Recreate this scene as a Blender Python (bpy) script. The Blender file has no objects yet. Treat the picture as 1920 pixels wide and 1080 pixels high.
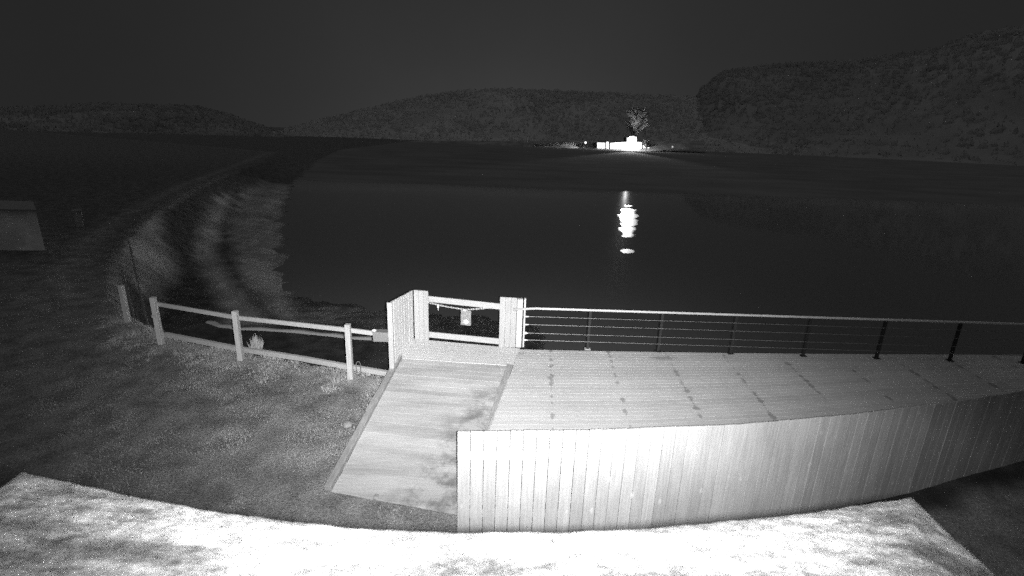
import bpy, bmesh, math, random
import numpy as np
from mathutils import Vector, Matrix, noise as mnoise
rad = math.radians
SC = bpy.context.scene
COL = SC.collection
random.seed(7)
RNG = np.random.default_rng(11)

# ------------------------------------------------------------------ camera
PITCH, ROLL, HC, FPX = rad(17.0), rad(2.0), 4.75, 960.0
Fv = Vector((0, math.cos(PITCH), -math.sin(PITCH)))
r0 = Vector((1, 0, 0)); u0 = r0.cross(Fv)
Rv = r0 * math.cos(ROLL) + u0 * math.sin(ROLL)
Uv = Rv.cross(Fv)
CAM = Vector((0, 0, HC))
cd = bpy.data.cameras.new('camera'); cam = bpy.data.objects.new('camera', cd); COL.objects.link(cam)
M = Matrix((Rv, Uv, -Fv)).transposed().to_4x4(); M.translation = CAM
cam.matrix_world = M
cd.sensor_width = 36; cd.lens = 18.0; cd.clip_start = 0.05; cd.clip_end = 3000
SC.camera = cam
cd.dof.use_dof = True; cd.dof.focus_distance = 6.5; cd.dof.aperture_fstop = 1.8

# ------------------------------------------------------------------ night sky
W = bpy.data.worlds.new("World"); SC.world = W; W.use_nodes = True
wn, wl = W.node_tree.nodes, W.node_tree.links
wn.clear()
def mth(nt, op, a, b=None, c=None, clamp=False):
    n = nt.nodes.new('ShaderNodeMath'); n.operation = op; n.use_clamp = clamp
    for i, v in enumerate((a, b, c)):
        if v is None: continue
        if isinstance(v, (int, float)): n.inputs[i].default_value = v
        else: nt.links.new(v, n.inputs[i])
    return n.outputs[0]
nt = W.node_tree
tc = wn.new('ShaderNodeTexCoord'); sx = wn.new('ShaderNodeSeparateXYZ'); wl.new(tc.outputs['Generated'], sx.inputs[0])
az = mth(nt, 'ARCTAN2', sx.outputs[0], sx.outputs[1])
ga = mth(nt, 'EXPONENT', mth(nt, 'MULTIPLY', mth(nt, 'POWER', mth(nt, 'DIVIDE', az, rad(22)), 2), -1))     # added sky brightening straight ahead, standing in for lamp glare
el = mth(nt, 'ARCSINE', sx.outputs[2])
ge = mth(nt, 'EXPONENT', mth(nt, 'MULTIPLY', mth(nt, 'ABSOLUTE', mth(nt, 'DIVIDE', el, rad(14))), -1))
zen = wn.new('ShaderNodeMapRange'); zen.interpolation_type = 'SMOOTHSTEP'
wl.new(el, zen.inputs[0]); zen.inputs[1].default_value = rad(20); zen.inputs[2].default_value = rad(60); zen.inputs[3].default_value = 0; zen.inputs[4].default_value = 0.095  # upper sky brightened beyond the view to lift the dark ground and hills
cn = wn.new('ShaderNodeTexNoise'); cn.inputs['Scale'].default_value = 3; cn.inputs['Detail'].default_value = 4
wl.new(tc.outputs['Generated'], cn.inputs['Vector'])
L = mth(nt, 'ADD', mth(nt, 'ADD', 0.0185, mth(nt, 'MULTIPLY', mth(nt, 'MULTIPLY', ga, ge), 0.030)), zen.outputs[0])
L = mth(nt, 'MULTIPLY', L, mth(nt, 'ADD', 0.85, mth(nt, 'MULTIPLY', cn.outputs[0], 0.3)))
bg = wn.new('ShaderNodeBackground'); wo = wn.new('ShaderNodeOutputWorld')
bg.inputs[0].default_value = (1, 1, 1, 1); wl.new(L, bg.inputs[1]); wl.new(bg.outputs[0], wo.inputs[0])

# ------------------------------------------------------------------ the infrared floodlight beside the camera
ld = bpy.data.lights.new('infrared_floodlight', 'POINT'); ld.energy = 9000; ld.shadow_soft_size = 0.03
ld.use_nodes = True
lt = ld.node_tree; lt.nodes.clear()
ltc = lt.nodes.new('ShaderNodeTexCoord'); lsx = lt.nodes.new('ShaderNodeSeparateXYZ'); lt.links.new(ltc.outputs['Normal'], lsx.inputs[0])
laz = mth(lt, 'SUBTRACT', mth(lt, 'ARCTAN2', lsx.outputs[0], lsx.outputs[1]), rad(-3))
wid = mth(lt, 'ADD', rad(33.5), mth(lt, 'MULTIPLY', mth(lt, 'SIGN', laz), rad(1.0)))
lel0 = mth(lt, 'MULTIPLY', mth(lt, 'ARCSINE', lsx.outputs[2]), -180 / math.pi)
nar = mth(lt, 'MULTIPLY', mth(lt, 'MULTIPLY', mth(lt, 'DIVIDE', mth(lt, 'SUBTRACT', 24, lel0), 6, clamp=True), mth(lt, 'GREATER_THAN', laz, 0)), -.15)
wid = mth(lt, 'MULTIPLY', wid, mth(lt, 'ADD', 1, nar))
fa = mth(lt, 'EXPONENT', mth(lt, 'MULTIPLY', mth(lt, 'POWER', mth(lt, 'DIVIDE', mth(lt, 'ABSOLUTE', laz), wid), 2.9), -1))
lel = mth(lt, 'MULTIPLY', mth(lt, 'ARCSINE', lsx.outputs[2]), -180 / math.pi)       # depression in degrees
cr = lt.nodes.new('ShaderNodeValToRGB'); lt.links.new(mth(lt, 'DIVIDE', lel, 90.0), cr.inputs[0])
def ramp(cr, pts):
    e = cr.color_ramp.elements
    while len(e) > 1: e.remove(e[-1])
    e[0].position = pts[0][0]; e[0].color = (pts[0][1],) * 3 + (1,)
    for p, v in pts[1:]:
        q = e.new(p); q.color = (v, v, v, 1)
ramp(cr, [(0, .02), (5/90, .12), (11/90, .6), (18/90, 1), (27/90, .95), (32/90, .80), (36/90, .57), (41/90, .38), (45/90, .13), (54/90, .05), (1, .03)])
le = lt.nodes.new('ShaderNodeEmission'); lo = lt.nodes.new('ShaderNodeOutputLight')
lt.links.new(mth(lt, 'MULTIPLY', fa, cr.outputs[0]), le.inputs['Strength']); lt.links.new(le.outputs[0], lo.inputs[0])
lamp = bpy.data.objects.new('infrared_floodlight', ld); lamp.location = (0.06, 0.02, 4.72); COL.objects.link(lamp)

SC.view_settings.view_transform = 'Standard'; SC.view_settings.look = 'None'
SC.view_settings.exposure = 0; SC.view_settings.gamma = 1
SC.cycles.use_denoising = False; SC.cycles.use_adaptive_sampling = True; SC.cycles.adaptive_threshold = .07; SC.cycles.adaptive_min_samples = 12; SC.cycles.max_bounces = 6
SC.cycles.sample_clamp_indirect = .6; SC.cycles.caustics_reflective = False; SC.cycles.caustics_refractive = False

# ------------------------------------------------------------------ measuring helpers (photograph pixels -> metres in the place)
def ray(x, y): return Fv + Rv * ((x - 960) / FPX) - Uv * ((y - 540) / FPX)
def onz(x, y, z):
    d = ray(x, y); t = (z - CAM.z) / d.z; return CAM + d * t
def aty(x, y, Y):
    d = ray(x, y); return CAM + d * (Y / d.y)
def zup(base, py):
    """height above which a vertical from base reaches picture row py"""
    lo, hi = -5, 30
    for _ in range(50):
        m = (lo + hi) / 2; d = Vector((base[0], base[1], m)) - CAM; w = d.dot(Fv)
        if 540 - FPX * d.dot(Uv) / w > py: lo = m
        else: hi = m
    return lo

# ------------------------------------------------------------------ object helpers
def tag(o, label=None, cat=None, group=None, kind=None):
    if label: o['label'] = label
    if cat: o['category'] = cat
    if group: o['group'] = group
    if kind: o['kind'] = kind
    return o
def thing(name, loc, label, cat, group=None):
    o = bpy.data.objects.new(name, None); o.location = loc; o.empty_display_size = .2; COL.objects.link(o)
    return tag(o, label, cat, group)
class MB:
    def __init__(s): s.v = []; s.f = []; s.c = []
    def hexa(s, p, col=None):
        """p: 8 points, bottom 4 then top 4 (counter-clockwise)"""
        n = len(s.v); s.v += [tuple(q) for q in p]
        for q in ((3, 2, 1, 0), (4, 5, 6, 7), (0, 1, 5, 4), (1, 2, 6, 5), (2, 3, 7, 6), (3, 0, 4, 7)):
            s.f.append(tuple(n + k for k in q)); s.c.append(random.random() if col is None else col)
    def box(s, c, d, rz=0, col=None):
        cx, cy, cz = c; hx, hy, hz = d[0] / 2, d[1] / 2, d[2] / 2; ca, sa = math.cos(rz), math.sin(rz)
        p = []
        for z in (-hz, hz):
            for x, y in ((-hx, -hy), (hx, -hy), (hx, hy), (-hx, hy)):
                p.append((cx + x * ca - y * sa, cy + x * sa + y * ca, cz + z))
        s.hexa(p, random.random() if col is None else col)
    def beam(s, a, b, w, h, col=None):
        """box of width w (sideways) and height h (upwards) from a to b"""
        a, b = Vector(a), Vector(b); t = (b - a).normalized()
        side = t.cross(Vector((0, 0, 1)))
        side = Vector((1, 0, 0)) if side.length < 1e-3 else side.normalized()
        up = side.cross(t).normalized(); S = side * w / 2; U = up * h / 2
        s.hexa([a - S - U, a + S - U, b + S - U, b - S - U, a - S + U, a + S + U, b + S + U, b - S + U], random.random() if col is None else col)
    def tube(s, pts, r, n=8, col=.5, caps=True):
        pts = [Vector(p) for p in pts]; rs = r if isinstance(r, (list, tuple)) else [r] * len(pts)
        base = len(s.v); side = None
        for i, p in enumerate(pts):
            t = (pts[min(i + 1, len(pts) - 1)] - pts[max(i - 1, 0)]).normalized()
            if side is None:
                side = t.cross(Vector((0, 0, 1)))
                if side.length < 1e-3: side = Vector((1, 0, 0))
            side = (side - t * side.dot(t)).normalized(); up = side.cross(t)
            for k in range(n):
                a = 2 * math.pi * k / n; s.v.append(tuple(p + (side * math.cos(a) + up * math.sin(a)) * rs[i]))
        for i in range(len(pts) - 1):
            for k in range(n):
                s.f.append((base + i * n + k, base + i * n + (k + 1) % n, base + (i + 1) * n + (k + 1) % n, base + (i + 1) * n + k)); s.c.append(col)
        if caps:
            s.f.append(tuple(base + k for k in range(n))); s.c.append(col)
            s.f.append(tuple(base + (len(pts) - 1) * n + n - 1 - k for k in range(n))); s.c.append(col)
    def ball(s, c, r, n=10, m=7, sq=(1, 1, 1)):
        base = len(s.v)
        for j in range(m + 1):
            th = math.pi * j / m
            for k in range(n):
                a = 2 * math.pi * k / n
                s.v.append((c[0] + r * sq[0] * math.sin(th) * math.cos(a), c[1] + r * sq[1] * math.sin(th) * math.sin(a), c[2] + r * sq[2] * math.cos(th)))
        for j in range(m):
            for k in range(n):
                s.f.append((base + j * n + k, base + (j + 1) * n + k, base + (j + 1) * n + (k + 1) % n, base + j * n + (k + 1) % n)); s.c.append(.5)
    def build(s, name, mat, parent=None, bevel=0, smooth=False):
        me = bpy.data.meshes.new(name); me.from_pydata(s.v, [], s.f); me.update()
        at = me.attributes.new('tone', 'FLOAT', 'FACE'); at.data.foreach_set('value', s.c)
        me.materials.append(mat); o = bpy.data.objects.new(name, me); COL.objects.link(o)
        if smooth: me.polygons.foreach_set('use_smooth', [True] * len(me.polygons))
        if parent:
            o.parent = parent; o.matrix_parent_inverse = Matrix.Translation(parent.location).inverted()
        if bevel:
            b = o.modifiers.new('bevel', 'BEVEL'); b.width = bevel; b.segments = 2; b.limit_method = 'ANGLE'
        return o

# ------------------------------------------------------------------ materials (the night camera sees greys only)
def newmat(name):
    m = bpy.data.materials.new(name); m.use_nodes = True; t = m.node_tree; t.nodes.clear()
    out = t.nodes.new('ShaderNodeOutputMaterial'); b = t.nodes.new('ShaderNodeBsdfPrincipled')
    t.links.new(b.outputs[0], out.inputs[0]); b.inputs['Roughness'].default_value = .8
    b.inputs['Specular IOR Level'].default_value = .25
    return m, t, b
def tex(t, kind, scale, vec=None, detail=4, rough=.55, stretch=None, seed=0, **kw):
    g = t.nodes.new('ShaderNodeTexCoord'); src = vec or g.outputs['Object']
    mp = t.nodes.new('ShaderNodeMapping'); t.links.new(src, mp.inputs[0])
    mp.inputs['Scale'].default_value = stretch or (1, 1, 1); mp.inputs['Location'].default_value = (seed * 3.7, seed * 1.3, seed * 2.1)
    if kind == 'noise':
        n = t.nodes.new('ShaderNodeTexNoise'); n.inputs['Detail'].default_value = detail; n.inputs['Roughness'].default_value = rough
        n.inputs['Scale'].default_value = scale; t.links.new(mp.outputs[0], n.inputs['Vector']); return n.outputs[0]
    n = t.nodes.new('ShaderNodeTexVoronoi'); n.inputs['Scale'].default_value = scale; t.links.new(mp.outputs[0], n.inputs['Vector'])
    return n.outputs['Distance']
def mr(t, v, a, b, c, d, smooth=True):
    n = t.nodes.new('ShaderNodeMapRange'); n.interpolation_type = 'SMOOTHSTEP' if smooth else 'LINEAR'
    t.links.new(v, n.inputs[0])
    for i, q in enumerate((a, b, c, d)): n.inputs[i + 1].default_value = q
    return n.outputs[0]
def attr(t, name):
    n = t.nodes.new('ShaderNodeAttribute'); n.attribute_name = name; return n.outputs['Fac']
def setgrey(t, b, v):
    c = t.nodes.new('ShaderNodeCombineColor')
    for i in range(3): t.links.new(v, c.inputs[i])
    t.links.new(c.outputs[0], b.inputs['Base Color'])
def bump(t, b, h, dist, strength=1):
    n = t.nodes.new('ShaderNodeBump'); n.inputs['Distance'].default_value = dist; n.inputs['Strength'].default_value = strength
    t.links.new(h, n.inputs['Height']); t.links.new(n.outputs[0], b.inputs['Normal'])
def plain(name, g, rough=.7, spec=.3, metal=0, var=.1, scale=30):
    m, t, b = newmat(name); n = tex(t, 'noise', scale)
    setgrey(t, b, mr(t, n, .3, .7, g * (1 - var), g * (1 + var)))
    b.inputs['Roughness'].default_value = rough; b.inputs['Specular IOR Level'].default_value = spec; b.inputs['Metallic'].default_value = metal
    return m
def wood(name, g, along='X', var=.16, knots=0.0, dirt=0.0, rough=.75):
    m, t, b = newmat(name)
    st = {'X': (.7, 14, 14), 'Y': (14, .7, 14), 'Z': (14, 14, .7)}[along]
    gr = tex(t, 'noise', 3.0, stretch=st, detail=5)
    big = tex(t, 'noise', .9, detail=3, seed=2)
    tone = mth(t, 'ADD', attr(t, 'tone'), -.5)
    v = mth(t, 'MULTIPLY', g, mth(t, 'ADD', 1.0, mth(t, 'MULTIPLY', tone, var * 1.6)))
    v = mth(t, 'MULTIPLY', v, mr(t, gr, .3, .7, 1 - var, 1 + var * .6))
    v = mth(t, 'MULTIPLY', v, mr(t, big, .3, .7, 1 - var * .7, 1 + var * .4))
    if knots:
        sk = {'X': (.45, 1, 1), 'Y': (1, .45, 1), 'Z': (1, 1, .5)}[along]
        kn = tex(t, 'voronoi', 5.2, stretch=sk)
        v = mth(t, 'MULTIPLY', v, mr(t, kn, .05, .16, 1 + knots, 1))
    if dirt:
        dn = tex(t, 'noise', 1.7, detail=7, rough=.65, seed=5)
        v = mth(t, 'MULTIPLY', v, mr(t, dn, .5, .72, 1, 1 - dirt))
    setgrey(t, b, v); b.inputs['Roughness'].default_value = rough
    bump(t, b, gr, .002, .4)
    return m, t, b, v
M_fence = wood('fence_timber', .47, 'Z', .13, knots=.38)[0]
M_gate = wood('gate_timber', .42, 'Z', .07)[0]
M_gate_rail = wood('gate_rail_timber', .44, 'X', .06)[0]
M_gate_lit = wood('gate_timber_lit', .80, 'Z', .03)[0]  # gate timber made lighter on this side to offset its grazing light
M_landing = wood('landing_timber', .66, 'X', .06)[0]
M_rail = wood('rail_timber', .50, 'X', .1)[0]
M_post = wood('post_timber', .56, 'Z', .15)[0]
M_kerb = wood('kerb_timber', .36, 'Y', .18)[0]
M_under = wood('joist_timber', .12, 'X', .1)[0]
M_steel = plain('brushed_steel', .62, .6, .3, .15)
M_wire = plain('wire_steel', .25, .45, .5, .5)
M_dark = plain('dark_metal', .035, .5, .4, .3)
M_bright = plain('polished_fitting', .9, .5, .8, 0)
M_box = plain('weathered_plastic', .24, .5, .4)
M_white = plain('white_plastic', .85, .4, .5)
M_signg = plain('sign_plate', .26, .6, .3, 0, .35, 40)
M_stone = plain('stone', .27, .9)
M_pale = plain('pale_cladding', .68, .8, .2, 0, .15, 1.5)
M_bark = plain('bark', .22, .9, .1)
M_dark_ground = plain('dark_ground', .05, .95, .1, 0, .3, 12)

# deck boards: tannin stains around the screw lines over each joist
M_deck, t, b, v = wood('deck_timber', .56, 'X', .10)
g = t.nodes.new('ShaderNodeTexCoord'); s = t.nodes.new('ShaderNodeSeparateXYZ'); t.links.new(g.outputs['Object'], s.inputs[0])
u = mth(t, 'ADD', s.outputs[0], mth(t, 'MULTIPLY', s.outputs[1], -.05))
jo = mth(t, 'ABSOLUTE', mth(t, 'SUBTRACT', mth(t, 'FRACT', mth(t, 'DIVIDE', mth(t, 'ADD', u, .25), 1.2)), .5))
sp = tex(t, 'noise', 3.3, detail=4, rough=.6, stretch=(.8, 1.5, 1), seed=3)
stain = mr(t, mth(t, 'SUBTRACT', sp, mth(t, 'MULTIPLY', jo, 3.2)), .44, .56, 0, 1)
sp2 = tex(t, 'voronoi', 1.1, stretch=(.35, 1, 1), seed=9)
st2 = mth(t, 'MULTIPLY', mr(t, sp2, .05, .13, 1, 0), .3)
v = mth(t, 'MULTIPLY', v, mth(t, 'SUBTRACT', 1, mth(t, 'MAXIMUM', mth(t, 'MULTIPLY', stain, .42), st2)))
setgrey(t, b, v)
# ramp boards: green dirt creeping from the right-hand side
M_ramp, t, b, v = wood('ramp_timber', .46, 'X', .10)
g = t.nodes.new('ShaderNodeTexCoord'); s = t.nodes.new('ShaderNodeSeparateXYZ'); t.links.new(g.outputs['Object'], s.inputs[0])
side = mr(t, mth(t, 'ADD', s.outputs[0], mth(t, 'MULTIPLY', mth(t, 'ADD', s.outputs[1], -6.0), -.32)), -1.7, -.9, 0, 1)
nearer = mr(t, s.outputs[1], 7.4, 8.9, 1, .35)
dn = tex(t, 'noise', 2.3, detail=8, rough=.7, seed=4)
dirt = mth(t, 'MULTIPLY', mth(t, 'MULTIPLY', side, nearer), mr(t, dn, .4, .62, 0, 1))
dn2 = tex(t, 'noise', 1.1, detail=4, seed=8, stretch=(.5, 3, 1))
v = mth(t, 'MULTIPLY', v, mth(t, 'SUBTRACT', 1, mth(t, 'MULTIPLY', dirt, .58)))
v = mth(t, 'MULTIPLY', v, mr(t, dn2, .4, .7, 1.03, .82))
setgrey(t, b, v)
# lichen-grown roof covering
M_roof, t, b = newmat('lichen_roof')
n1 = tex(t, 'noise', 2.2, detail=5, seed=1); n2 = tex(t, 'noise', 18, detail=8, rough=.75, seed=2); n3 = tex(t, 'noise', 80, detail=4, seed=3)
n4 = tex(t, 'noise', 5.5, detail=6, rough=.65, stretch=(.5, 1.6, 1), seed=6)
v = mth(t, 'MULTIPLY', .46, mr(t, n1, .35, .65, .86, 1.1))
v = mth(t, 'MULTIPLY', v, mr(t, n2, .35, .62, .52, 1.15))
v = mth(t, 'MULTIPLY', v, mr(t, n4, .38, .6, .42, 1.12))
v = mth(t, 'MULTIPLY', v, mr(t, n3, .35, .6, .8, 1.1))
setgrey(t, b, v); bump(t, b, n2, .02, .8)
M_roof_edge = plain('roof_edge', .5, .8)
# ground: grass, verge, sand, weed and mud from the attributes below
M_ground, t, b = newmat('ground_cover')
f1 = tex(t, 'noise', 2.2, detail=6); f2 = tex(t, 'noise', 30, detail=6, rough=.7, seed=1); f3 = tex(t, 'noise', .35, detail=4, seed=2)
gr = mth(t, 'MULTIPLY', .23, mth(t, 'MULTIPLY', mr(t, f1, .3, .7, .7, 1.25), mr(t, f2, .3, .7, .6, 1.3)))
vg = mth(t, 'MULTIPLY', .42, mth(t, 'MULTIPLY', mr(t, f1, .3, .7, .7, 1.15), mr(t, f2, .3, .7, .6, 1.2)))
sa = mth(t, 'MULTIPLY', .36, mth(t, 'MULTIPLY', mr(t, f3, .3, .7, .6, 1.15), mr(t, f1, .3, .7, .8, 1.1)))
gg = t.nodes.new('ShaderNodeTexCoord'); gs = t.nodes.new('ShaderNodeSeparateXYZ'); t.links.new(gg.outputs['Object'], gs.inputs[0])
mud = mth(t, 'MULTIPLY', mr(t, gs.outputs[1], 25, 80, .055, .15), mr(t, f1, .3, .7, .6, 1.4))
def mixv(t, a, b_, f):
    n = t.nodes.new('ShaderNodeMix'); n.data_type = 'FLOAT'; t.links.new(f, n.inputs[0])
    t.links.new(a, n.inputs[2]); t.links.new(b_, n.inputs[3]); return n.outputs[0]
v = mixv(t, mud, sa, attr(t, 'sand'))
v = mixv(t, v, gr, attr(t, 'grass'))
v = mixv(t, v, vg, attr(t, 'verge'))
v = mth(t, 'MULTIPLY', v, mr(t, gs.outputs[0], 2, 5, 1, 1.5))  # ground colour lightened on the right to make up for weak lamp light
setgrey(t, b, v); b.inputs['Roughness'].default_value = .95; b.inputs['Specular IOR Level'].default_value = .1
bump(t, b, f2, .03, .7)
# grass blades
def blade_mat(name, g):
    m, t, b = newmat(name); v = mth(t, 'MULTIPLY', g, mth(t, 'ADD', .75, mth(t, 'MULTIPLY', attr(t, 'tone'), .5)))
    setgrey(t, b, v); b.inputs['Roughness'].default_value = .9; b.inputs['Specular IOR Level'].default_value = .05; return m
M_lawn = blade_mat('lawn_blades', .42); M_verge = blade_mat('dry_blades', .44)
# water
M_water, t, b = newmat('loch_water')
b.inputs['Base Color'].default_value = (.17,) * 3 + (1,); b.inputs['Specular IOR Level'].default_value = .5
g = t.nodes.new('ShaderNodeTexCoord'); s = t.nodes.new('ShaderNodeSeparateXYZ'); t.links.new(g.outputs['Object'], s.inputs[0])
wv = tex(t, 'noise', .55, detail=5, stretch=(.35, 1.2, 1), seed=2)
rip = tex(t, 'noise', .16, detail=4, stretch=(.45, 1, 1), seed=7)
# a wind-ruffled patch some 30 to 50 m out on otherwise quiet water
px = mth(t, 'DIVIDE', mth(t, 'SUBTRACT', s.outputs[0], mth(t, 'ADD', mth(t, 'MULTIPLY', s.outputs[1], .2135), .42)), .8)
py = mth(t, 'DIVIDE', mth(t, 'SUBTRACT', s.outputs[1], 42.2), 7.4)
rr = mth(t, 'ADD', mth(t, 'POWER', px, 2), mth(t, 'POWER', mth(t, 'ABSOLUTE', py), 2))
rr = mth(t, 'ADD', rr, mth(t, 'MULTIPLY', mth(t, 'SUBTRACT', wv, .5), 3.4))
qx = mth(t, 'DIVIDE', mth(t, 'SUBTRACT', s.outputs[0], mth(t, 'ADD', mth(t, 'MULTIPLY', s.outputs[1], .2135), .42)), .45)
qy = mth(t, 'DIVIDE', mth(t, 'SUBTRACT', s.outputs[1], 29.6), .6)
r2 = mth(t, 'ADD', mth(t, 'ADD', mth(t, 'POWER', qx, 2), mth(t, 'POWER', qy, 2)), mth(t, 'MULTIPLY', mth(t, 'SUBTRACT', wv, .5), 3))
patch = mr(t, mth(t, 'MINIMUM', rr, r2), .6, 1.15, 1, 0)
dull_far = mr(t, mth(t, 'ADD', s.outputs[1], mth(t, 'MULTIPLY', mth(t, 'SUBTRACT', rip, .5), 10)), 49, 63, 0, 1)   # reflection taken out towards the far shore, grey raised in its place
t.links.new(mth(t, 'ADD', .05, mth(t, 'MULTIPLY', patch, .27)), b.inputs['Roughness'])
t.links.new(mth(t, 'SUBTRACT', .5, mth(t, 'MULTIPLY', dull_far, .5)), b.inputs['Specular IOR Level'])
setgrey(t, b, mth(t, 'ADD', .13, mth(t, 'MULTIPLY', dull_far, mr(t, rip, .3, .7, .06, .12))))
bump(t, b, wv, .006, .5)

# ------------------------------------------------------------------ ground and water
def onzs(pts, z): return np.array([onz(x, y, z)[:2] for x, y in pts])
BANK = np.array([(60, 9.2), (16, 9.2), (2, 8.9), (-2.1, 9.15), (-3.2, 9.45), (-5.7, 10.15), (-7.9, 10.9), (-9.9, 12.3)] + [tuple(p) for p in onzs([(214, 560), (212, 505), (236, 450), (290, 398), (380, 345), (470, 308), (520, 285)], 0)])
LAND = np.vstack([BANK, [(-300, 260), (-500, 260), (-500, -60), (60, -60)]])
SHORE = np.vstack([[(3.5, 8)], onzs([(1000, 600), (735, 572), (600, 560), (560, 530), (547, 480), (542, 400), (560, 340), (600, 300), (640, 281)], -1.8), [(-60, 400), (-600, 400), (-600, -60), (3.5, -60)]])
SANDS = [onzs(p, -1.7) for p in (
    [(258, 450), (300, 412), (350, 380), (440, 335), (400, 372), (352, 400), (322, 430), (304, 470), (326, 520), (305, 552), (270, 585), (246, 570), (240, 530), (246, 490)],
    [(402, 400), (384, 440), (374, 485), (386, 520), (408, 550), (424, 585), (424, 615), (505, 610), (470, 575), (436, 535), (412, 480), (415, 430), (440, 375)],
    [(452, 375), (428, 430), (432, 480), (465, 535), (505, 580), (530, 606), (562, 606), (550, 560), (532, 500), (528, 400), (545, 345), (500, 345)])]
WET = onzs([(540, 600), (560, 575), (640, 572), (735, 580), (735, 600), (735, 622), (600, 612)], -1.7)
def inside(P, poly):
    x, y = P[:, 0], P[:, 1]; r = np.zeros(len(P), bool); n = len(poly)
    for i in range(n):
        x1, y1 = poly[i]; x2, y2 = poly[(i + 1) % n]
        c = ((y1 > y) != (y2 > y)) & (x < (x2 - x1) * (y - y1) / (y2 - y1 + 1e-12) + x1); r ^= c
    return r
def sdist(P, poly, closed=True):
    d = np.full(len(P), 1e9); n = len(poly)
    for i in range(n if closed else n - 1):
        a = np.array(poly[i]); e = np.array(poly[(i + 1) % n]) - a
        h = np.clip(((P - a) @ e) / (e @ e + 1e-12), 0, 1); d = np.minimum(d, np.hypot(*(P - a - h[:, None] * e).T))
    return np.where(inside(P, poly), d, -d) if closed else d
def sstep(v, a, b): q = np.clip((v - a) / (b - a), 0, 1); return q * q * (3 - 2 * q)
def vnoise(P, s, seed=0):
    return np.array([mnoise.fractal(Vector((p[0] * s + seed, p[1] * s, seed * .7)), 1, 2, 4) for p in P])
def land_z(P, n1=0, n2=0):
    dl = sdist(P, LAND); ds = sdist(P, SHORE)
    ds = ds + np.asarray(n1) * .9
    low = -1.85 + .22 * sstep(ds, -.6, 3) + .01 * np.clip(ds, 0, 30) - .9 * sstep(-ds, 0, 3)
    return low + (0 - low) * sstep(dl / (1 + .3 * np.clip(P[:, 1] - 12.5, 0, 15)), -.55, .1) + np.where(dl > .2, .02, .006) * n1, dl, ds
NA, NR = 420, 380
aa = np.radians(np.linspace(-75, 62, NA)); rr_ = 2.5 * (300 / 2.5) ** (np.linspace(0, 1, NR) ** 1.15)
A, Rr = np.meshgrid(aa, rr_, indexing='ij'); P = np.stack([(Rr * np.sin(A)).ravel(), (Rr * np.cos(A)).ravel()], 1)
n1 = vnoise(P, .8, 3); Z, dl, ds = land_z(P, n1)
nn = vnoise(P, .9, 9) * .22 * np.clip(Rr.ravel() / 18, .2, 3)
sand = np.zeros(len(P))
for poly in SANDS: sand = np.maximum(sand, sstep(sdist(P, poly) + nn * .8, -.55, .55))
stripes = .5 + .5 * np.sin(P[:, 1] * 7 + vnoise(P, .6, 5) * 5)
sand = np.maximum(sand, .45 * sstep(sdist(P, WET) + nn, -.4, .3) * (.35 + .65 * stripes))
sand = np.where(dl < 0, sand, 0)
path = np.exp(-(np.abs(dl - 1.2) / .5) ** 2) * (P[:, 1] > 13) * (P[:, 0] < -10) * .8
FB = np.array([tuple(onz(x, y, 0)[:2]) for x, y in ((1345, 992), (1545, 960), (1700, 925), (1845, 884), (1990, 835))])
dark_ground = (1 - sstep(np.abs(sdist(P, FB, False)) + n1 * .15, .2, .55)) * (P[:, 0] > 3)  # darker band with thin grass along the fence foot
grass = sstep(dl, -.35, -.05) * (1 - .95 * dark_ground) * (1 - .6 * sstep(P[:, 1], 12, 20))
verge = np.maximum(sstep(dl, -.3, -.1) * (1 - sstep(dl, .35, .95)) * (P[:, 0] < -2.2) * (P[:, 0] > -9.9) , path * .5) * (.75 + .35 * vnoise(P, 2, 6)).clip(0, 1)
me = bpy.data.meshes.new('ground'); idx = np.arange(NA * NR).reshape(NA, NR)
F = np.stack([idx[:-1, :-1].ravel(), idx[:-1, 1:].ravel(), idx[1:, 1:].ravel(), idx[1:, :-1].ravel()], 1)
me.from_pydata(np.column_stack([P, Z]).tolist(), [], F.tolist()); me.update()
if me.polygons[0].normal.z < 0: me.flip_normals()
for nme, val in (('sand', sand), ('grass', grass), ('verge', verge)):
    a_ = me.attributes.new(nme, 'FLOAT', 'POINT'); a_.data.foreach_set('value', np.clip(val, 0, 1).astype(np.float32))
me.polygons.foreach_set('use_smooth', [True] * len(me.polygons)); me.materials.append(M_ground)
o = bpy.data.objects.new('ground', me); COL.objects.link(o)
tag(o, 'grass lawn dropping to a dark beach with paler sand patches', 'ground', kind='structure')
mb = MB(); mb.v = [(-900, 3, -1.8), (900, 3, -1.8), (900, 900, -1.8), (-900, 900, -1.8)]; mb.f = [(0, 1, 2, 3)]; mb.c = [0]
tag(mb.build('water', M_water), 'black loch water beyond the deck', 'water', kind='structure')

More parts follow.
